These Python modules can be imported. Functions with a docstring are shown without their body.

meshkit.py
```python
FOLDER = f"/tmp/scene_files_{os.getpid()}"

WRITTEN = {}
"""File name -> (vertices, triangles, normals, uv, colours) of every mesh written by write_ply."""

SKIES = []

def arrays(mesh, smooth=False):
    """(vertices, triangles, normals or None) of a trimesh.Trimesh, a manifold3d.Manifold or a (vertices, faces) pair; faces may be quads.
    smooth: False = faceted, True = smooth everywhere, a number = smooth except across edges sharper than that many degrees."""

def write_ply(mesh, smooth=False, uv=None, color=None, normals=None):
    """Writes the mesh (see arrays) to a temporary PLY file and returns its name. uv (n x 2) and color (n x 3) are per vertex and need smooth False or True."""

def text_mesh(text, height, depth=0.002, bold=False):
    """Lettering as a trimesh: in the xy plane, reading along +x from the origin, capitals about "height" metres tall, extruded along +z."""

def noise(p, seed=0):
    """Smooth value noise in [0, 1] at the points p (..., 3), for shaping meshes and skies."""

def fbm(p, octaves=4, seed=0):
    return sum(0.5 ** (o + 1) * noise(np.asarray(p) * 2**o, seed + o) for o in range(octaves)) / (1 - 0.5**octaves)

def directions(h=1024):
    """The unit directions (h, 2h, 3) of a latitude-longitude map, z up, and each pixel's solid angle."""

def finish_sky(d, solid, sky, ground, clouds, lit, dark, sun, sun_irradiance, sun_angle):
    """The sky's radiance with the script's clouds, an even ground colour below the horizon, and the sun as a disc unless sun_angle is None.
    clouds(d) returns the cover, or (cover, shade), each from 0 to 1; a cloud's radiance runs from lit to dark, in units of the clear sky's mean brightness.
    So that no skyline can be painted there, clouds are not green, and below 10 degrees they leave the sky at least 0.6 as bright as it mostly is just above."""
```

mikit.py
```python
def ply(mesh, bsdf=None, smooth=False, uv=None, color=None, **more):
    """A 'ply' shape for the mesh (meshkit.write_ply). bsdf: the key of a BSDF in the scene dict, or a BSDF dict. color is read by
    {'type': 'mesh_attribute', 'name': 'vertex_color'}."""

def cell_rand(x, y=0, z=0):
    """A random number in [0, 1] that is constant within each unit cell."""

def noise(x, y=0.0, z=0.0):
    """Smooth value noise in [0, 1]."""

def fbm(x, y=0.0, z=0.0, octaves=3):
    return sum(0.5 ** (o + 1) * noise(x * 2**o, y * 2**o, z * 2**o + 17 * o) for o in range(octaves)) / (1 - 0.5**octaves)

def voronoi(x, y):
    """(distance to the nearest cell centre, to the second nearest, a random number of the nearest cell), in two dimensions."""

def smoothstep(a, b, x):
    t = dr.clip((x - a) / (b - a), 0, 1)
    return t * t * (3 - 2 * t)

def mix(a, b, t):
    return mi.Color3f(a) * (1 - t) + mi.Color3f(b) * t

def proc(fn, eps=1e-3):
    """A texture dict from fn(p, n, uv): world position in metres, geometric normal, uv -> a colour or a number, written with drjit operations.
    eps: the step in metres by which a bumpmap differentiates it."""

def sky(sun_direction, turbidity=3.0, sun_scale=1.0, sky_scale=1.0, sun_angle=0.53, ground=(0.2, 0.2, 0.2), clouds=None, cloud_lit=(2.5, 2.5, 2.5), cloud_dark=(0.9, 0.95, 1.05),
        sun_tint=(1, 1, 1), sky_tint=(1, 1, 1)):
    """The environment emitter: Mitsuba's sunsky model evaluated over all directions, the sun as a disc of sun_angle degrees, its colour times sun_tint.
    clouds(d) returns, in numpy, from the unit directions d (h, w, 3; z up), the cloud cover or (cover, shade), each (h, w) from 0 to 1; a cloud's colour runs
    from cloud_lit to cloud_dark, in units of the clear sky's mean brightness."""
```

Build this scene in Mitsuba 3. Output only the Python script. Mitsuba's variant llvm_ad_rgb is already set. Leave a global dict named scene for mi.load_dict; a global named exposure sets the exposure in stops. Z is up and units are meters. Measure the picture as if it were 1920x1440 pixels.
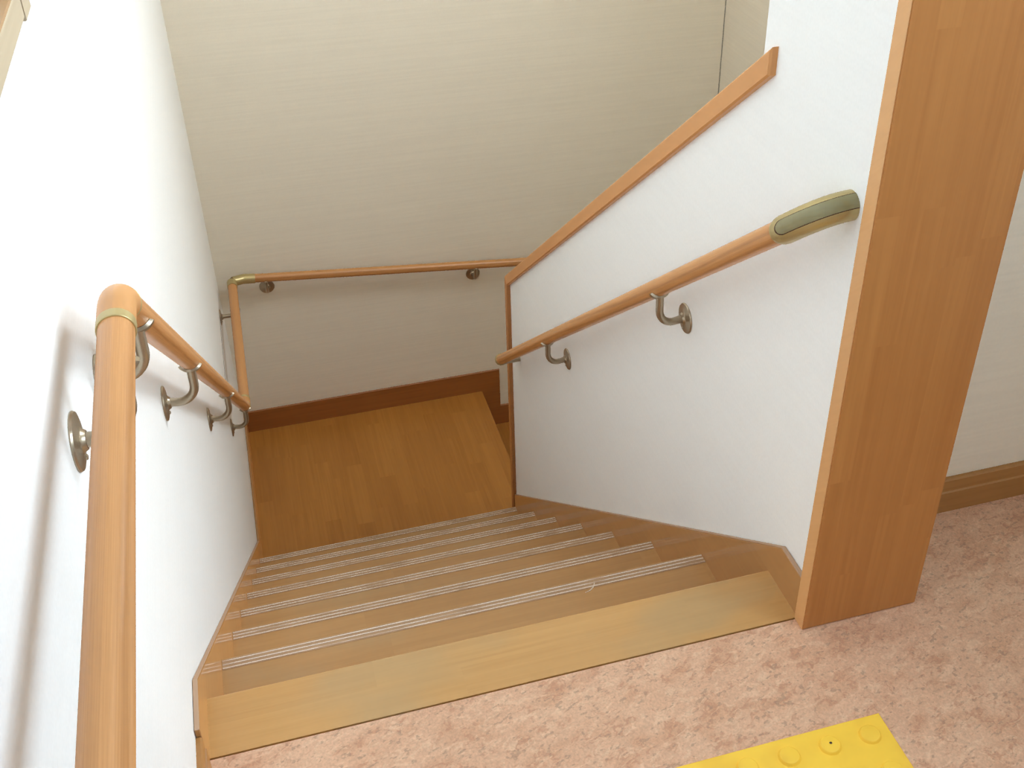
import math
import numpy as np
import trimesh
import drjit as dr
import mitsuba as mi
import mikit
import shapely.geometry as sg
from mikit import noise, fbm, cell_rand, smoothstep, mix

T = mi.ScalarTransform4f
scene, labels = {}, {}

# ---------------------------------------------------------------- camera
CAM = np.array([0.18867363, -1.06327616, 1.34875089])
FWD = np.array([0.23177917, 0.79486669, -0.56077211])
UP = np.array([0.16258671, 0.53670692, 0.82795606])
scene['camera'] = {
    'type': 'perspective', 'fov_axis': 'x', 'fov': 2 * math.degrees(math.atan(960 / 2098.91)),
    'principal_point_offset_x': -73.99 / 1920, 'principal_point_offset_y': 74.59 / 1440,
    'near_clip': 0.02, 'far_clip': 50.0,
    'to_world': T().look_at(origin=CAM.tolist(), target=(CAM + FWD).tolist(), up=UP.tolist())}

# ---------------------------------------------------------------- light
WINDOW_LIGHT = (13.0, 16.4, 19.4)      # daylight through the frosted pane of the corridor window
STAIR_FILL_LIGHT = (27.0, 30.5, 33.5)  # added fill for the stairwell, from an unseen window
exposure = 0.0

# ---------------------------------------------------------------- measures (metres)
W = 0.90                                # clear width between the skirtings
A, RUN, RISE = 0.1083, 0.24864, 0.19692  # first nosing, going, rise
PITCH = RISE / RUN
YB = 2.827                              # back wall
XR = 1.004                              # edge of the landing
XL_WALL, XR_WALL = -0.008, 0.908        # wall faces beside the flight
CEIL = 2.45
YH = 0.155                              # face of the corridor's end wall
XC = 1.60                               # corridor's window wall
YS = -3.2                               # corridor's far end
XS = 2.022                              # stairwell's outer wall
ZLAND = -8 * RISE
ZBOT = ZLAND - 0.9


# ---------------------------------------------------------------- mesh helpers
def ring_poly(p):
    c = np.array(p.exterior.coords)[:-1]
    if sg.LinearRing(c).is_ccw is False:
        c = c[::-1]
    return c


def frame(axis):
    """axis 'x': polygon given in (y, z); 'y': in (x, z); 'z': in (x, y)."""
    return {'x': lambda c, h: np.c_[np.full(len(c), h), c[:, 0], c[:, 1]],
            'y': lambda c, h: np.c_[c[:, 0], np.full(len(c), h), c[:, 1]],
            'z': lambda c, h: np.c_[c[:, 0], c[:, 1], np.full(len(c), h)]}[axis]


def cap_tris(c):
    import mapbox_earcut as me
    return np.asarray(me.triangulate_float64(np.ascontiguousarray(c, float), np.array([len(c)], np.uint32))).reshape(-1, 3)


def prism(poly, axis, lo, hi, c=0.0):
    """Polygon extruded along an axis; c chamfers every edge of both ends."""
    poly = np.asarray(poly, float)
    if not sg.LinearRing(poly).is_ccw:
        poly = poly[::-1]
    at = frame(axis)
    if c > 0:
        ins = []
        n = len(poly)
        for i in range(n):
            p0, p1, p2 = poly[i - 1], poly[i], poly[(i + 1) % n]
            d1, d2 = (p1 - p0) / np.linalg.norm(p1 - p0), (p2 - p1) / np.linalg.norm(p2 - p1)
            n1, n2 = np.array([-d1[1], d1[0]]), np.array([-d2[1], d2[0]])
            m = (n1 + n2) / max(1 + n1 @ n2, 0.2)
            ins.append(p1 + c * m)
        ins = np.array(ins)
        levels = [at(ins, lo), at(poly, lo + c), at(poly, hi - c), at(ins, hi)]
    else:
        ins = poly
        levels = [at(poly, lo), at(poly, hi)]
    n = len(poly)
    v = np.vstack(levels)
    f = []
    for k in range(len(levels) - 1):
        for i in range(n):
            j = (i + 1) % n
            a0, b0, a1, b1 = k * n + i, k * n + j, (k + 1) * n + i, (k + 1) * n + j
            f += [[a0, b0, b1], [a0, b1, a1]]
    t = cap_tris(ins)
    f += (t[:, ::-1]).tolist()
    f += (t + (len(levels) - 1) * n).tolist()
    m = trimesh.Trimesh(v, np.array(f), process=False)
    if m.volume < 0:
        m.invert()
    return m


def box(x0, x1, y0, y1, z0, z1, c=0.0):
    return prism([(x0, y0), (x1, y0), (x1, y1), (x0, y1)], 'z', z0, z1, c)


def tube(path, radius, n=28, caps=True):
    """Swept circle: (mesh, uv) with uv = (angle / 2 pi, length in metres)."""
    P = np.asarray(path, float)
    R = np.broadcast_to(np.asarray(radius, float), (len(P),))
    d = np.gradient(P, axis=0)
    d[0], d[-1] = P[1] - P[0], P[-1] - P[-2]
    for i in range(1, len(P) - 1):
        a, b = P[i] - P[i - 1], P[i + 1] - P[i]
        d[i] = a / np.linalg.norm(a) + b / np.linalg.norm(b)
    d /= np.linalg.norm(d, axis=1, keepdims=True)
    up = np.array([0, 0, 1.0]) if abs(d[0][2]) < 0.95 else np.array([0, 1.0, 0])
    u = up - d[0] * (up @ d[0])
    u /= np.linalg.norm(u)
    th = np.linspace(0, 2 * np.pi, n + 1)
    V, UV, s = [], [], 0.0
    for i in range(len(P)):
        u = u - d[i] * (u @ d[i])
        u /= np.linalg.norm(u)
        w = np.cross(d[i], u)
        if i:
            s += np.linalg.norm(P[i] - P[i - 1])
        V.append(P[i] + R[i] * (np.cos(th)[:, None] * u + np.sin(th)[:, None] * w))
        UV.append(np.c_[th / (2 * np.pi), np.full(n + 1, s)])
    V, UV = np.vstack(V), np.vstack(UV)
    F = []
    for i in range(len(P) - 1):
        for k in range(n):
            a, b = i * (n + 1) + k, i * (n + 1) + k + 1
            F += [[a, b, b + n + 1], [a, b + n + 1, a + n + 1]]
    if caps:
        for i, flip in ((0, True), (len(P) - 1, False)):
            base = len(V)
            V = np.vstack([V, P[i][None], V[i * (n + 1):(i + 1) * (n + 1)]])
            UV = np.vstack([UV, [[0.5, UV[i * (n + 1), 1]]], UV[i * (n + 1):(i + 1) * (n + 1)]])
            for k in range(n):
                t = [base, base + 1 + k, base + 2 + k]
                F.append(t[::-1] if flip else t)
    m = trimesh.Trimesh(V, np.array(F), process=False)
    if m.volume < 0:
        m.invert()
    return m, UV


def lathe(profile, centre, axis, n=36):
    """(radius, height) profile turned about an axis through centre."""
    axis = np.asarray(axis, float) / np.linalg.norm(axis)
    m = trimesh.creation.revolve(np.asarray(profile, float), sections=n)
    M = trimesh.geometry.align_vectors([0, 0, 1], axis)
    M[:3, 3] = centre
    m.apply_transform(M)
    if m.volume < 0:
        m.invert()
    return m


def arc(p0, p1, p2, rad, n=8):
    """Polyline p0 -> p2 with the corner at p1 rounded."""
    p0, p1, p2 = map(np.asarray, (p0, p1, p2))
    a, b = (p0 - p1) / np.linalg.norm(p0 - p1), (p2 - p1) / np.linalg.norm(p2 - p1)
    half = math.acos(np.clip(a @ b, -1, 1)) / 2
    t = rad / math.tan(half)
    q0, q1 = p1 + a * t, p1 + b * t
    out = [q0 + 0]
    c = p1 + (a + b) / np.linalg.norm(a + b) * rad / math.sin(half)
    for k in range(1, n):
        s = k / n
        # spherical interpolation of the two radii
        r0, r1 = q0 - c, q1 - c
        om = math.pi - 2 * half
        out.append(c + (math.sin((1 - s) * om) * r0 + math.sin(s * om) * r1) / math.sin(om))
    out.append(q1)
    return out


# ---------------------------------------------------------------- bookkeeping
def numbered(key):
    if key not in labels and key not in scene and not any(k.startswith(key + '__') for k in scene):
        return key
    k = 1
    while True:
        c = f'{key}_{k:03d}'
        if c not in labels and c not in scene and not any(x.startswith(c + '__') for x in scene):
            return c
        k += 1


def put(name, mesh, bsdf, parent=None, smooth=False, uv=None, label=None, **more):
    key = numbered((parent + '__' if parent else '') + name)
    scene[key] = mikit.ply(mesh, bsdf, smooth=smooth, uv=uv, **more)
    if label:
        labels[key] = {'label': label}
    return key


def struct(name, mesh, bsdf, label, smooth=False, uv=None, **more):
    scene[name] = mikit.ply(mesh, bsdf, smooth=smooth, uv=uv, **more)
    labels[name] = {'label': label, 'kind': 'structure'}
    return name


def thing(name, label, cat, group=None):
    key = numbered(name)
    labels[key] = {'label': label, 'category': cat}
    if group:
        labels[key]['group'] = group
    return key


# ---------------------------------------------------------------- materials
def C(*c):
    return mi.Color3f(*c)


def bumped(inner, fn, scale, eps=5e-4):
    return {'type': 'bumpmap', 'arbitrary': mikit.proc(fn, eps), 'scale': scale, 'nested': inner}


def wallpaper(base, grain):
    def fn(p, n, uv):
        h = mi.Float(p.x) + mi.Float(p.y)
        lines = noise(h * 5, p.z * 210, 3.0)
        weave = noise(h * 420, p.z * 420, 9.0)
        blot = fbm(h * 1.5, p.z * 1.5, 2.0)
        return C(*base) * (0.965 + grain * lines + 0.03 * weave + 0.03 * (blot - 0.5))
    return fn


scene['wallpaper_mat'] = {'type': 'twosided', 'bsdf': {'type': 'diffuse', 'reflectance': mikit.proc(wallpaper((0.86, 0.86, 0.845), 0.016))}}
scene['beige_wall_mat'] = {'type': 'twosided', 'bsdf': {'type': 'diffuse', 'reflectance': mikit.proc(wallpaper((0.785, 0.722, 0.605), 0.045))}}  # same pattern as the white paper, in a darker beige tone


def staves(along, across, width, length):
    """(tone of the stave, grain) of laminated wood."""
    row = dr.floor(across / width)
    shift = cell_rand(row, 7.0, 1.0)
    col = dr.floor(along / length + shift)
    tone = cell_rand(row, col, 3.0)
    g = fbm(along * 5 + tone * 40, across * 170, tone * 9.0)
    fine = noise(along * 40, across * 900, 2.0)
    return tone, g, fine


def wood(base, dark, along, across, width=0.04, length=0.55, stave=0.5, worn=0.0):
    ax = {'x': 0, 'y': 1, 'z': 2}

    def fn(p, n, uv):
        q = (mi.Float(p.x), mi.Float(p.y), mi.Float(p.z))
        a, b = q[ax[along]], q[ax[across]] + (q[ax['z']] if across == 'y' else 0.0)
        tone, g, fine = staves(a, b, width, length)
        t = dr.clip(stave * tone + 0.75 * (g - 0.32) + 0.12 * fine, 0, 1)
        col = mix(base, dark, t)
        if worn > 0:
            s = smoothstep(0.5, 0.75, fbm(q[0] * 4, q[1] * 9, 5.0)) * worn
            col = mix(col, C(0.33, 0.26, 0.15), s)
        return col
    return fn


def glossy(fn, rough, spec=0.5, clear=0.0):
    d = {'type': 'principled', 'base_color': mikit.proc(fn), 'roughness': rough, 'specular': spec}
    if clear:
        d |= {'clearcoat': clear, 'clearcoat_gloss': 0.85}
    return {'type': 'twosided', 'bsdf': d}


scene['top_board_mat'] = glossy(wood((0.52, 0.285, 0.098), (0.43, 0.212, 0.062), 'x', 'y', 0.055, 0.5, 0.35, 0.35), 0.33)
scene['tread_mat'] = glossy(wood((0.43, 0.225, 0.080), (0.355, 0.173, 0.057), 'x', 'y', 0.07, 0.6, 0.35, 0.2), 0.28)
scene['riser_mat'] = glossy(wood((0.38, 0.19, 0.064), (0.29, 0.13, 0.040), 'x', 'z', 0.07, 0.6, 0.35), 0.35)
scene['landing_mat'] = glossy(wood((0.42, 0.178, 0.034), (0.32, 0.118, 0.019), 'y', 'x', 0.06, 0.35, 0.4), 0.38)
scene['stringer_mat'] = glossy(wood((0.39, 0.192, 0.066), (0.355, 0.168, 0.055), 'y', 'z', 0.3, 3.0, 0.2), 0.09, 0.6)
scene['skirting_mat'] = glossy(wood((0.32, 0.115, 0.027), (0.25, 0.08, 0.018), 'x', 'z', 0.3, 3.0, 0.3), 0.35)
scene['casing_mat'] = glossy(wood((0.455, 0.192, 0.050), (0.365, 0.134, 0.030), 'z', 'x', 0.031, 0.42, 0.5), 0.4)
scene['end_trim_mat'] = glossy(wood((0.42, 0.18, 0.055), (0.34, 0.13, 0.035), 'z', 'y', 0.3, 3.0, 0.3), 0.4)
scene['edge_glint_mat'] = {'type': 'twosided', 'bsdf': {'type': 'diffuse', 'reflectance': {'type': 'rgb', 'value': (0.46, 0.30, 0.20)}}}  # light on the skirting chamfer, put into the colour
scene['dark_line_mat'] = {'type': 'twosided', 'bsdf': {'type': 'diffuse', 'reflectance': {'type': 'rgb', 'value': (0.30, 0.28, 0.24)}}}
scene['pale_side_mat'] = glossy(wood((0.62, 0.335, 0.14), (0.57, 0.29, 0.115), 'z', 'y', 0.3, 3.0, 0.3), 0.4)
scene['cap_mat'] = glossy(wood((0.57, 0.27, 0.095), (0.49, 0.21, 0.07), 'y', 'x', 0.3, 3.0, 0.3), 0.4)
scene['base_mat'] = glossy(wood((0.36, 0.17, 0.05), (0.28, 0.12, 0.033), 'x', 'z', 0.2, 2.0, 0.3), 0.35)


def rail_wood(p, n, uv):
    v = mi.Float(uv.y)
    th = mi.Float(uv.x) * 2 * math.pi
    cx, cy = dr.cos(th), dr.sin(th)
    # growth rings of a turned rod cut a little across the trunk: long cathedral figures
    wob = 0.5 * (fbm(v * 1.1, 3.0, 1.0) - 0.5)
    rr = dr.sqrt(dr.square(cx * 0.5 + 1.6 + wob) + dr.square(cy * 0.7 + 0.25 * dr.sin(v * 2.1)))
    ring = 0.5 + 0.5 * dr.sin(rr * 14 + 1.2 * fbm(v * 2, cx, cy))
    pores = noise(v * 22, cx * 22, cy * 22)
    t = dr.clip(0.5 * ring * ring * ring + 0.34 * pores, 0, 1)
    return mix((0.54, 0.255, 0.092), (0.33, 0.135, 0.040), t)


scene['rail_mat'] = {'type': 'twosided', 'bsdf': {'type': 'principled', 'base_color': mikit.proc(rail_wood), 'roughness': 0.3, 'specular': 0.5}}
scene['elbow_mat'] = {'type': 'twosided', 'bsdf': {'type': 'principled', 'base_color': {'type': 'rgb', 'value': (0.50, 0.235, 0.08)}, 'roughness': 0.33, 'specular': 0.5}}


def metal_tint(p, n, uv):
    k = 0.94 + 0.12 * noise(mi.Float(p.x) * 900, mi.Float(p.y) * 900, mi.Float(p.z) * 900)
    return C(0.41, 0.335, 0.24) * k


scene['bracket_mat'] = {'type': 'twosided', 'bsdf': {'type': 'principled', 'base_color': mikit.proc(metal_tint), 'roughness': 0.3, 'metallic': 0.85, 'specular': 0.5}}
scene['gold_mat'] = {'type': 'twosided', 'bsdf': {'type': 'principled', 'base_color': {'type': 'rgb', 'value': (0.47, 0.37, 0.17)}, 'roughness': 0.35, 'metallic': 0.55, 'specular': 0.5}}


def olive(p, n, uv):
    k = fbm(mi.Float(p.x) * 40, mi.Float(p.y) * 40, mi.Float(p.z) * 40)
    return mix((0.20, 0.165, 0.07), (0.27, 0.25, 0.13), k)


scene['olive_mat'] = {'type': 'twosided', 'bsdf': {'type': 'principled', 'base_color': mikit.proc(olive), 'roughness': 0.22, 'specular': 0.5}}
scene['dark_gap_mat'] = {'type': 'twosided', 'bsdf': {'type': 'diffuse', 'reflectance': {'type': 'rgb', 'value': (0.10, 0.06, 0.035)}}}


def slip_base(p, n, uv):
    k = fbm(mi.Float(p.x) * 25, mi.Float(p.y) * 60, 4.0)
    return mix((0.42, 0.255, 0.145), (0.30, 0.175, 0.095), k)


def slip_line(p, n, uv):
    x = mi.Float(p.x)
    y = mi.Float(p.y)
    worn = smoothstep(0.52, 0.72, fbm(x * 16, y * 90, 8.0)) * 0.75
    return mix((0.76, 0.67, 0.58), (0.46, 0.31, 0.19), worn)


scene['slip_base_mat'] = glossy(slip_base, 0.4)
scene['slip_line_mat'] = glossy(slip_line, 0.45)


def lino(p, n, uv):
    x, y = mi.Float(p.x), mi.Float(p.y)
    a = 0.35
    u, v = x * math.cos(a) + y * math.sin(a), -x * math.sin(a) + y * math.cos(a)
    wx, wy = fbm(u * 45, v * 70, 1.0) - 0.5, fbm(u * 45, v * 70, 31.0) - 0.5
    f1 = fbm(u * 75 + wx * 4, v * 135 + wy * 5, 4.0, 4)
    f2 = fbm(u * 95 + wy * 5, v * 165 + wx * 4, 14.0, 4)
    f3 = fbm(u * 12, v * 17, 24.0)
    f4 = fbm(u * 24, v * 40, 54.0)
    fine = fbm(x * 420, y * 420, 5.0, 2)
    c = mix((0.57, 0.325, 0.205), (0.63, 0.39, 0.255), f3)
    c = mix(c, (0.50, 0.26, 0.15), smoothstep(0.5, 0.75, f4) * 0.4)
    c = mix(c, (0.43, 0.195, 0.11), smoothstep(0.55, 0.80, f1 + 0.35 * (f4 - 0.5)) * 0.55)
    c = mix(c, (0.68, 0.45, 0.30), smoothstep(0.52, 0.78, f2 - 0.25 * (f4 - 0.5)) * 0.6)
    c = mix(c, (0.34, 0.20, 0.13), smoothstep(0.66, 0.78, fbm(u * 120, v * 200, 44.0)) * 0.55)
    return c * (0.86 + 0.28 * fine)


scene['lino_mat'] = glossy(lino, 0.5, 0.4)


def yellow(p, n, uv):
    k = fbm(mi.Float(p.x) * 18, mi.Float(p.y) * 18, 3.0)
    return mix((0.87, 0.555, 0.055), (0.80, 0.49, 0.05), smoothstep(0.35, 0.7, k))


scene['yellow_mat'] = glossy(yellow, 0.5, 0.4)
scene['ledge_face_mat'] = glossy(wood((0.43, 0.345, 0.235), (0.38, 0.295, 0.19), 'y', 'z', 0.3, 2.0, 0.3), 0.4)
scene['ledge_top_mat'] = glossy(wood((0.36, 0.21, 0.10), (0.28, 0.16, 0.07), 'y', 'x', 0.05, 1.0, 0.4), 0.4)
scene['ceiling_mat'] = {'type': 'twosided', 'bsdf': {'type': 'diffuse', 'reflectance': {'type': 'rgb', 'value': (0.82, 0.81, 0.78)}}}
scene['frame_mat'] = {'type': 'twosided', 'bsdf': {'type': 'diffuse', 'reflectance': {'type': 'rgb', 'value': (0.6, 0.6, 0.6)}}}

# ---------------------------------------------------------------- setting: walls, floor, ceiling
TH = 0.12
struct('wall_left', prism([(YS, ZBOT), (YB + TH, ZBOT), (YB + TH, CEIL), (YS, CEIL)], 'x', XL_WALL - TH, XL_WALL), 'wallpaper_mat',
       'bright white papered wall along the left of the stairs')
put('dark_line', box(XL_WALL, XL_WALL + 0.0012, 2.04, 2.56, -0.829, -0.824), 'dark_line_mat', 'wall_left', label='fine dark line on the wall behind the rail')  # thin dark strip on the wall behind the landing rail
struct('wall_back', prism([(XL_WALL, ZBOT), (XS + TH, ZBOT), (XS + TH, CEIL), (XL_WALL, CEIL)], 'y', YB, YB + TH), 'beige_wall_mat',
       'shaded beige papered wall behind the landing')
put('dark_line', box(XS - 0.003, XS - 0.0005, YB - 0.002, YB - 0.0005, -0.9, 0.12), 'dark_line_mat', 'wall_back', label='fine dark joint in the corner')
CAP_Y0, CAP_Z0 = 0.284, 0.826           # upper end of the sloping cap's top face
CT = 0.032                              # cap thickness, square to the slope
CV = CT * math.sqrt(1 + PITCH ** 2)     # the same, upright
YE = 1.862                              # end of the half-height partition
TRIM_Y = 1.890


def cap_top(y):
    return CAP_Z0 - PITCH * (y - CAP_Y0)


struct('wall_right', prism([(0, ZBOT), (YE, ZBOT), (YE, cap_top(YE) - CV), (0.325, cap_top(0.325) - CV), (0.325, CEIL), (0, CEIL)],
                           'x', XR_WALL, 1.080), 'wallpaper_mat',
       'white papered partition that steps down along the right of the stairs')
struct('wall_corridor_end', prism([(1.080, ZBOT), (XS, ZBOT), (XS, CEIL), (1.080, CEIL)], 'y', YH, 0.325), 'beige_wall_mat',
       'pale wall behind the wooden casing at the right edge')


def wall_with_window(x, y0, y1, z0, hole):
    """Wall at x that faces -x, with an opening hole = (y0, y1, z0, z1)."""
    a, b, c, d = hole
    return trimesh.util.concatenate([
        prism([(y0, z0), (y1, z0), (y1, c), (y0, c)], 'x', x, x + TH), prism([(y0, d), (y1, d), (y1, CEIL), (y0, CEIL)], 'x', x, x + TH),
        prism([(y0, c), (a, c), (a, d), (y0, d)], 'x', x, x + TH), prism([(b, c), (y1, c), (y1, d), (b, d)], 'x', x, x + TH)])


def window(name, x, hole, light, label):
    """Aluminium frame with a mullion, and a frosted pane that glows in place of daylight."""
    a, b, c, d = hole
    mid = (a + b) / 2
    f = [box(x - 0.012, x + 0.07, a - 0.04, b + 0.04, c - 0.04, c, 0.002), box(x - 0.012, x + 0.07, a - 0.04, b + 0.04, d, d + 0.04, 0.002),
         box(x - 0.012, x + 0.07, a - 0.04, a, c, d, 0.002), box(x - 0.012, x + 0.07, b, b + 0.04, c, d, 0.002),
         box(x + 0.03, x + 0.07, mid - 0.02, mid + 0.02, c, d, 0.002)]
    struct(name, trimesh.util.concatenate(f), 'frame_mat', 'aluminium frame of the ' + label)
    pane = trimesh.Trimesh([[x + 0.06, a, c], [x + 0.06, b, c], [x + 0.06, b, d], [x + 0.06, a, d]], [[0, 2, 1], [0, 3, 2]], process=False)
    scene[name + '__pane'] = mikit.ply(pane, 'frame_mat', emitter={'type': 'area', 'radiance': {'type': 'rgb', 'value': light}})
    labels[name + '__pane'] = {'label': 'frosted pane that glows in place of daylight', 'kind': 'structure'}


CORRIDOR_HOLE = (-1.05, -0.5, 1.25, 2.25)
ADDED_STAIR_HOLE = (0.9, 1.5, 1.3, 2.25)
struct('wall_stairwell', wall_with_window(XS, 0.325, YB, ZBOT, ADDED_STAIR_HOLE), 'beige_wall_mat',
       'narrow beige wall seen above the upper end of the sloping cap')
struct('wall_window', wall_with_window(XC, YS, YH, -0.1, CORRIDOR_HOLE), 'wallpaper_mat', 'corridor wall that holds the window')
struct('wall_behind', prism([(XL_WALL - TH, -0.1), (XC + TH, -0.1), (XC + TH, CEIL), (XL_WALL - TH, CEIL)], 'y', YS - TH, YS), 'wallpaper_mat', 'corridor wall behind the viewer')
struct('ceiling', box(XL_WALL - TH, XS + TH, YS - TH, YB + TH, CEIL, CEIL + 0.1), 'ceiling_mat', 'white ceiling over corridor and stairwell')
G = 0.003                               # open joint between the floor covering and the top board
struct('floor', prism([(XL_WALL, YS), (XC, YS), (XC, YH), (1.080, YH), (1.080, 0.0), (0.905, 0.0), (0.905, -G), (XL_WALL, -G)], 'z', -0.10, 0.0), 'lino_mat',
       'marbled pinkish beige linoleum floor of the corridor')
struct('floor_lower', box(XL_WALL, XS, 0.0, YB, ZBOT - 0.05, ZBOT), 'landing_mat', 'floor under the lower flight')

window('window_1', XC, CORRIDOR_HOLE, WINDOW_LIGHT, 'corridor window')
window('window_2', XS, ADDED_STAIR_HOLE, STAIR_FILL_LIGHT, 'added unseen stairwell window')  # unseen window added to brighten the stairwell

# casing board on the partition's end, cap and end trim
struct('trim_1', box(0.896, 1.092, -0.027, 0.0, 0.0, CEIL, 0.0025), 'casing_mat', 'tall orange wooden casing board with vertical staves standing on the linoleum')
put('pale_side', box(0.8948, 0.8962, -0.0255, 0.0, 0.0, CEIL, 0.0004), 'pale_side_mat', 'trim_1')  # paler sheet over the side of the casing board towards the stairs
mit = cap_top(TRIM_Y)
struct('trim_2', prism([(CAP_Y0, CAP_Z0), (TRIM_Y, mit), (YE, cap_top(YE) - CV), (CAP_Y0, CAP_Z0 - CV)], 'x', 0.896, 1.092, 0.003), 'cap_mat',
       'sloping wooden cap along the top of the partition')
struct('trim_3', prism([(TRIM_Y, mit), (TRIM_Y, ZBOT), (YE, ZBOT), (YE, cap_top(YE) - CV)], 'x', 0.896, 1.092, 0.003), 'end_trim_mat',
       'upright wooden trim on the lower end of the partition')


def base_profile(h):
    return [(0, 0), (0.010, 0), (0.010, h * 0.60), (0.0075, h * 0.63), (0.0075, h * 0.68), (0.0085, h * 0.70), (0.0085, h - 0.003), (0.006, h), (0, h)]


pr = [(YH - d, z) for d, z in base_profile(0.074)]
struct('baseboard_right', prism(pr, 'x', 1.080, XC), 'base_mat', 'brown grooved baseboard along the pale wall at the right edge')
pr = [(XL_WALL + d, z) for d, z in base_profile(0.066)]
struct('baseboard_left', prism(pr, 'y', YS, -0.014), 'base_mat', 'brown baseboard on the left wall that meets the stair skirting')

# stepped skirting on the back wall
SK = 0.100
pts = [(XL_WALL, ZLAND + SK), (1.083, ZLAND + SK)]
for k in range(1, 4):
    pts += [(1.083 + (k - 1) * RUN, ZLAND + SK - k * RISE), (1.083 + k * RUN, ZLAND + SK - k * RISE)]
pts[-1] = (XS, pts[-1][1])
pts += [(XS, ZBOT), (XL_WALL, ZBOT)]
struct('baseboard_back', prism(pts, 'y', YB - 0.009, YB, 0.0015), 'skirting_mat', 'dark brown skirting on the back wall that steps down to the right')

# ---------------------------------------------------------------- staircase
st = thing('staircase', 'brown wooden staircase going down from the linoleum to a landing', 'staircase')


def board_profile(y0, y1, z, t=0.03, r=0.005):
    """(y, z) outline of a tread with a rounded nosing at y1."""
    out = [(y0, z - t), (y1 - 0.006, z - t), (y1, z - t + 0.006)]
    for k in range(5):
        a = k / 4 * math.pi / 2
        out.append((y1 - r + r * math.cos(a), z - r + r * math.sin(a)))
    return out + [(y0, z)]


def add_tread(y0, y1, z, mat, label=None):
    return put('tread', prism(board_profile(y0, y1, z), 'x', 0.0, W), mat, st, smooth=25, label=label)


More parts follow.
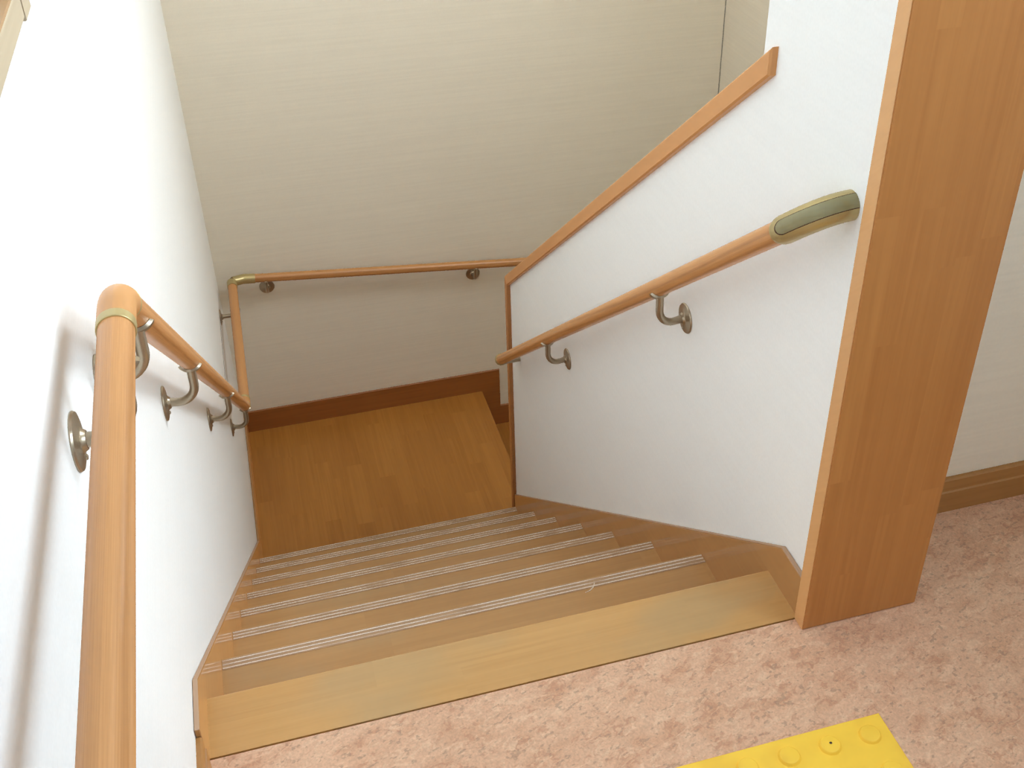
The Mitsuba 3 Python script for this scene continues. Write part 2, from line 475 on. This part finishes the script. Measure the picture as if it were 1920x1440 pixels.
add_tread(0.0, A, 0.0, 'top_board_mat', 'pale worn top board level with the linoleum')
for i in range(1, 8):
    y1, z = A + i * RUN, -i * RISE
    t = add_tread(A + (i - 1) * RUN - 0.022, y1, z, 'tread_mat')
    put('nosing_strip', box(0.001, W - 0.001, y1 - 0.0275, y1 - 0.0045, z - 0.001, z + 0.0006), 'slip_base_mat', t)
    for o in (0.008, 0.016, 0.024):
        put('white_line', box(0.001, W - 0.001, y1 - o - 0.0010, y1 - o + 0.0010, z, z + 0.0013, 0.0003), 'slip_line_mat', t)
for i in range(0, 8):
    put('riser', box(0.0, W, A + i * RUN - 0.034, A + i * RUN - 0.022, -(i + 1) * RISE, -i * RISE - 0.03), 'riser_mat', st)
YL = A + 7 * RUN - 0.0214
ld_ = thing('landing', 'broad wooden landing of laminated boards at the foot of the stairs', 'landing')
# landing: laminated boards, rounded nosing on the side of the lower flight
lp = [(x, z) for x, z in board_profile(0.0, XR, ZLAND)]
put('platform', trimesh.util.concatenate([prism(lp, 'y', TRIM_Y + 0.001, YB - 0.0095), box(0.0, 0.895, YL, TRIM_Y + 0.001, ZLAND - 0.03, ZLAND)]), 'landing_mat', ld_, smooth=25)
for k in range(1, 4):
    x1 = XR + k * RUN if k < 3 else XS - 0.001
    put('lower_tread', prism([(x, z) for x, z in board_profile(XR + (k - 1) * RUN - 0.022, x1, ZLAND - k * RISE)], 'y', TRIM_Y + 0.001, YB - 0.0095), 'landing_mat', ld_, smooth=25)
for k in range(0, 3):
    put('lower_riser', box(XR + k * RUN - 0.034, XR + k * RUN - 0.022, TRIM_Y + 0.001, YB - 0.0095, ZLAND - (k + 1) * RISE, ZLAND - k * RISE - 0.03), 'riser_mat', ld_)
# stair skirtings beside the flight
S0Y, S0Z = 0.075, 0.079


def skirt_top(y):
    return S0Z - PITCH * (y - S0Y)


put('skirting', prism([(0.0, -0.10), (0.0, S0Z), (S0Y, S0Z), (YE - 0.003, skirt_top(YE - 0.003)), (YE - 0.003, skirt_top(YE) - 0.45), (S0Y, -0.40), (0.0, -0.40)], 'x', W, XR_WALL - 0.0006, 0.0012),
    'stringer_mat', st, label='skirting board on the right partition')
yk = S0Y + (S0Z - (ZLAND + SK)) / PITCH
sl = put('skirting', prism([(-0.0125, -0.10), (-0.0125, S0Z), (S0Y, S0Z), (yk, ZLAND + SK), (yk, ZLAND + 0.001), (S0Y, -0.45), (-0.0125, -0.45)],
                           'x', XL_WALL + 0.0006, 0.0, 0.0012), 'stringer_mat', st, label='skirting board on the left wall')
put('skirting', prism([(yk + 0.0006, ZLAND + SK), (YB - 0.0095, ZLAND + SK), (YB - 0.0095, ZLAND - 0.03), (yk + 0.0006, ZLAND - 0.03)], 'x', XL_WALL + 0.0006, 0.0, 0.0012), 'stringer_mat', ld_)
e = 0.0014
put('edge_glint', prism([(-0.0125, S0Z), (S0Y, S0Z), (yk, ZLAND + SK), (yk, ZLAND + SK + e), (S0Y + e * 0.4, S0Z + e), (-0.0125, S0Z + e)], 'x', XL_WALL + 0.0006, -0.0004, 0.0004), 'edge_glint_mat', sl)  # pale strip painted for the light that the top edge catches
put('edge_glint', prism([(0.0, S0Z), (S0Y, S0Z), (YE - 0.003, skirt_top(YE - 0.003)), (YE - 0.003, skirt_top(YE - 0.003) + e), (S0Y + e * 0.4, S0Z + e), (0.0, S0Z + e)], 'x', W + 0.0004, XR_WALL - 0.0006, 0.0004),
    'edge_glint_mat', 'staircase__skirting')
# a pale scratch on the first tread
sc = np.array([[0.679, 0.345], [0.678, 0.338], [0.673, 0.330], [0.665, 0.324], [0.655, 0.3215]])
put('scratch', tube(np.c_[sc, np.full(5, -RISE + 0.0002)], [0.0005, 0.0009, 0.0011, 0.0010, 0.0005], 8)[0], 'slip_line_mat', 'staircase__tread_001')


# ---------------------------------------------------------------- handrails
RR = 0.0165                             # rail radius
XRL = 0.045                             # left rail's axis
BR = 0.076                              # rail axis above the bracket's plate


def rail(h, p0, p1):
    p0, p1 = np.asarray(p0, float), np.asarray(p1, float)
    m, uv = tube([p0 + (p1 - p0) * t for t in np.linspace(0, 1, 9)], RR)
    uv = uv + [0, 3.1 * len(scene)]
    return put('rail', m, 'rail_mat', h, smooth=True, uv=uv)


def ring_on(parent, p, d, width, r=RR + 0.0016, mat='gold_mat'):
    d = np.asarray(d, float) / np.linalg.norm(d)
    p = np.asarray(p, float)
    m = lathe([(RR - 0.001, -width / 2), (r - 0.0006, -width / 2), (r, -width / 2 + 0.0008), (r, width / 2 - 0.0008), (r - 0.0006, width / 2), (RR - 0.001, width / 2)], p, d, 40)
    return put('ring', m, mat, parent, smooth=30)


def bracket(h, wall, out, rail_p, rail_d, plate_z=None):
    """Cranked bracket. wall: point of the wall under the rail; out: unit vector off the wall; rail_p: point on the rail's axis above it."""
    wall, out, rail_p, d = (np.asarray(v, float) for v in (wall, out, rail_p, rail_d))
    d = d / np.linalg.norm(d)
    up = np.array([0, 0, 1.0])
    up = up - d * (up @ d)
    up /= np.linalg.norm(up)
    seat = rail_p - up * (RR + 0.001)
    knee = np.array([seat[0], seat[1], wall[2]])
    rad = min(0.036, (seat[2] - wall[2]) * 0.85)
    path = [wall + out * 0.002, wall + out * 0.012] + arc(wall + out * 0.012, knee, seat, rad, 10) + [seat + up * 0.001]
    rads = np.full(len(path), 0.0070)
    rads[:2] = 0.0074
    m, uv = tube(path, rads, 20)
    b = put('bracket', m, 'bracket_mat', h, smooth=35)
    put('plate', lathe([(0, 0), (0.0285, 0), (0.0290, 0.0014), (0.0278, 0.0034), (0.0235, 0.0046), (0.0135, 0.0056), (0.0112, 0.0072), (0.0092, 0.0105), (0.0, 0.0105)], wall, out, 44),
        'bracket_mat', b, smooth=35)
    put('screw', lathe([(0, 0.0), (0.0032, 0.0), (0.0030, 0.0062), (0.0018, 0.0070), (0, 0.0070)], wall - np.array([0, 0, 0.0195]), out, 16), 'bracket_mat', b, smooth=35)
    # saddle: a strip that clasps the rail's underside
    side = np.cross(d, up)
    V, F = [], []
    ths = np.linspace(-math.radians(62), math.radians(62), 25)
    for k, a in enumerate(ths):
        n = -up * math.cos(a) + side * math.sin(a)
        w = 0.0095 * (1 - 0.55 * (abs(a) / ths[-1]) ** 2)
        for rr, s in ((RR + 0.0004, -w), (RR + 0.0044, -w * 0.8), (RR + 0.0044, w * 0.8), (RR + 0.0004, w)):
            V.append(rail_p + n * rr + d * s)
        if k:
            o, q = 4 * (k - 1), 4 * k
            for i in range(4):
                j = (i + 1) % 4
                F += [[o + i, o + j, q + j], [o + i, q + j, q + i]]
    F += [[0, 2, 1], [0, 3, 2], [4 * 24, 4 * 24 + 1, 4 * 24 + 2], [4 * 24, 4 * 24 + 2, 4 * 24 + 3]]
    m = trimesh.Trimesh(np.array(V), np.array(F), process=False)
    if m.volume < 0:
        m.invert()
    put('saddle', m, 'bracket_mat', b, smooth=40)
    return b


slope = np.array([0, 1.0, -PITCH])
slope /= np.linalg.norm(slope)

# left rail: level piece, elbow, sloping piece, elbow, landing piece, corner joint, back piece
hl = thing('handrail', 'long wooden handrail that runs down the left wall and round the back wall', 'handrail')
ZH = 0.785                              # level piece
ZS = 0.335                              # sloping piece at y = 0.499
yel = 0.499 - (ZH - ZS) / PITCH         # elbow
E1 = np.array([XRL, yel, ZH])
lv0 = np.array([XRL + 0.012, -1.02, ZH])
lvd = (lv0 - E1) / np.linalg.norm(lv0 - E1)
EL = 0.034


def elbow(h, c, d0, d1, reach0, reach1, r, name='elbow', mat='elbow_mat', rad=0.03):
    c = np.asarray(c, float)
    m, uv = tube([c + d0 * reach0] + arc(c + d0, c, c + d1, rad, 14) + [c + d1 * reach1], r, 32)
    return put(name, m, mat, h, smooth=35)


EN = 0.047
rail(hl, E1 + lvd * EN, lv0)
E2y = 1.985
E2 = np.array([XRL, E2y, ZS - PITCH * (E2y - 0.499)])
rail(hl, E1 + slope * EL, E2 - slope * EL)
e = elbow(hl, E1, lvd, slope, EN + 0.004, EL, RR + 0.0012, rad=0.075)
ring_on(e, E1 + lvd * (EN + 0.006), lvd, 0.013)
ring_on(e, E1 + slope * (EL + 0.001), slope, 0.004)
K = np.array([0.050, 2.762, -0.810])     # corner
ld = (K - E2) / np.linalg.norm(K - E2)
bk1 = np.array([1.80, 2.762, -0.810 - 0.099 * 1.75])
bd = (bk1 - K) / np.linalg.norm(bk1 - K)
e = elbow(hl, E2, -slope, ld, EL, EL, RR + 0.0012, rad=0.05)
ring_on(e, E2 + ld * (EL + 0.003), ld, 0.010)
ring_on(e, E2 - slope * (EL + 0.001), slope, 0.004)
rail(hl, E2 + ld * EL, K - ld * 0.045)
rail(hl, K + bd * 0.075, bk1)
# jointed corner fitting: two sleeves with a dark joint between them
q = K - ld * 0.030
t1 = K + bd * 0.040
mid = (q + t1) / 2
cj = put('corner_joint', tube([K - ld * 0.055, K - ld * 0.045, K - ld * 0.030, K - ld * 0.020], RR + 0.0022, 28)[0], 'gold_mat', hl, smooth=35)
dd = (K + bd * 0.052 - (K - ld * 0.022)) / np.linalg.norm(K + bd * 0.052 - (K - ld * 0.022))
put('joint_gap', tube([K - ld * 0.026, K - ld * 0.010 + bd * 0.006], RR - 0.001, 28)[0], 'dark_gap_mat', cj, smooth=35)
put('sleeve', tube([K - ld * 0.014 + bd * 0.004] + arc(K - ld * 0.014, K + bd * 0.042, K + bd * 0.09, 0.02, 8) + [K + bd * 0.085], RR + 0.0022, 28)[0], 'gold_mat', cj, smooth=35)


def z_slope(y):
    return ZS - PITCH * (y - 0.499)


for y in (0.023, 0.499, 1.219, 1.951):
    zr = z_slope(y)
    bracket(hl, (XL_WALL, y, zr - BR), (1, 0, 0), (XRL, y, zr), slope)
bracket(hl, (XL_WALL, -0.166, ZH - BR - 0.012), (1, 0, 0), E1 + lvd * (abs(-0.166 - yel) / abs(lvd[1])), lvd)
pl = E2 + ld * ((2.571 - E2y) / ld[1])
bracket(hl, (XL_WALL, 2.571, pl[2] - 0.032), (1, 0, 0), pl, ld)
for x in (0.173, 0.989):
    pb = K + bd * ((x - K[0]) / bd[0])
    bracket(hl, (x, YB, pb[2] - BR), (0, -1, 0), pb, bd)

# right rail
hr = thing('handrail', 'short wooden handrail on the white right partition with a bronze return at its top', 'handrail')
XRR = 0.850


def z_right(y):
    return 0.3135 - PITCH * (y - 0.522)


R0 = np.array([XRR, 0.112, z_right(0.112)])
R1 = np.array([XRR, 1.775, z_right(1.775)])
rail(hr, R0 - slope * 0.02, R1)
# bronze return: leaves the rail, levels out and turns into the wall
B0, B1 = R0, np.array([XR_WALL, 0.047, 0.700])
c1, c2 = B0 - slope * 0.058, B1 + np.array([-0.040, -0.006, 0.002])
path = [(1 - t) ** 3 * B0 + 3 * (1 - t) ** 2 * t * c1 + 3 * (1 - t) * t * t * c2 + t ** 3 * B1 for t in np.linspace(0, 1, 25)]
rad = np.full(25, RR + 0.0034)
rad[0], rad[1] = RR + 0.0012, RR + 0.0029
m, uv = tube(path, rad, 40)
rt = put('wall_return', m, 'gold_mat', hr, smooth=40, label='bronze wall return')


def inlay(r_out, half, t0, t1, phi0, thick):
    """Curved plate that lies on the return's upper side, rounded at its lower end."""
    P = np.array(path)
    d = np.gradient(P, axis=0)
    d /= np.linalg.norm(d, axis=1, keepdims=True)
    u = np.array([0, 0, 1.0]) - d[0] * d[0][2]
    u /= np.linalg.norm(u)
    fr = []
    for i in range(len(P)):
        u = u - d[i] * (u @ d[i])
        u /= np.linalg.norm(u)
        fr.append((u.copy(), np.cross(d[i], u)))
    ts = t0 + (t1 - t0) * np.linspace(0, 1, 40) ** 2
    V, F = [], []
    nphi = 9
    for k, t in enumerate(ts):
        x = t * 24
        i = min(int(x), 23)
        s = x - i
        c = P[i] * (1 - s) + P[i + 1] * s
        uu = fr[i][0] * (1 - s) + fr[i + 1][0] * s
        ww = fr[i][1] * (1 - s) + fr[i + 1][1] * s
        e = min(1.0, (t - t0) / 0.09)
        hw = half * math.sqrt(max(1e-4, 1 - (1 - e) ** 2))
        for top in (0, 1):
            for j in range(nphi):
                f = phi0 + hw * (2 * j / (nphi - 1) - 1)
                V.append(c + (r_out + (thick if top else -0.002)) * (math.cos(f) * uu + math.sin(f) * ww))
        if k:
            o, q = 2 * nphi * (k - 1), 2 * nphi * k
            for j in range(nphi - 1):
                F += [[o + nphi + j, o + nphi + j + 1, q + nphi + j + 1], [o + nphi + j, q + nphi + j + 1, q + nphi + j]]
                F += [[o + j, q + j + 1, o + j + 1], [o + j, q + j, q + j + 1]]
            F += [[o, o + nphi, q + nphi], [o, q + nphi, q]]
            F += [[o + nphi - 1, q + 2 * nphi - 1, o + 2 * nphi - 1], [o + nphi - 1, q + nphi - 1, q + 2 * nphi - 1]]
    m = trimesh.Trimesh(np.array(V), np.array(F), process=False)
    return m


PHI = 1.56
put('groove', inlay(RR + 0.0034, 0.53, 0.115, 0.995, PHI, 0.0004), 'dark_gap_mat', rt, smooth=40)
put('inlay', inlay(RR + 0.0034, 0.47, 0.135, 0.995, PHI, 0.0009), 'olive_mat', rt, smooth=40, label='olive inlay plate')
for y in (0.522, 1.249):
    bracket(hr, (XR_WALL, y, z_right(y) - BR), (-1, 0, 0), (XRR, y, z_right(y)), slope)
# end bracket: a capped end with a short stub into the wall
ec = put('end_cap', lathe([(0, -0.006), (RR + 0.002, -0.006), (RR + 0.0026, -0.005), (RR + 0.0026, 0.006), (RR + 0.0016, 0.0085), (0, 0.0095)], R1, slope, 40), 'gold_mat', hr, smooth=35)
sb = R1 - slope * 0.02 - np.array([0, 0, 0.012])
put('wall_stub', tube([sb, np.array([XR_WALL + 0.001, sb[1] + 0.002, sb[2]])], 0.0085, 20)[0], 'bracket_mat', ec, smooth=35)

# ---------------------------------------------------------------- tactile tile
tt = thing('tactile_tile', 'yellow tactile tile with raised round dots on the linoleum', 'tactile tile')
TX1, TY1, TS = 0.928, -0.200, 0.3125
put('plate', box(TX1 - TS, TX1, TY1 - TS, TY1, 0.0, 0.003, 0.001), 'yellow_mat', tt)
dot = [(0, 0), (0.0158, 0.0), (0.0150, 0.0018), (0.0138, 0.0041), (0.0126, 0.0048), (0, 0.0050)]
for i in range(5):
    for j in range(5):
        put('dot', lathe(dot, (TX1 - 0.03125 - 0.0625 * i, TY1 - 0.0300 - 0.0610 * j, 0.003), (0, 0, 1), 28), 'yellow_mat', tt, smooth=40)

put('chip', lathe([(0, 0), (0.0022, 0), (0.0018, 0.0004), (0, 0.0005)], (TX1 - 0.03125 - 0.0625 + 0.001, TY1 - 0.029, 0.0079), (0, 0, 1), 7), 'dark_gap_mat', 'tactile_tile__dot_005', label='small dark chip')

# ---------------------------------------------------------------- ledge at the top left corner
lg = thing('wall_ledge', 'pale wooden ledge with a brown top on the white left wall', 'ledge')
put('board', box(XL_WALL, 0.013, -1.0, 0.045, 1.025, 1.052, 0.001), 'ledge_face_mat', lg)
put('ledge_top', box(XL_WALL, 0.012, -1.0, 0.045, 1.052, 1.056), 'ledge_top_mat', lg)
put('end_block', box(XL_WALL, 0.0138, 0.046, 0.090, 1.021, 1.40, 0.001), 'ledge_face_mat', lg)
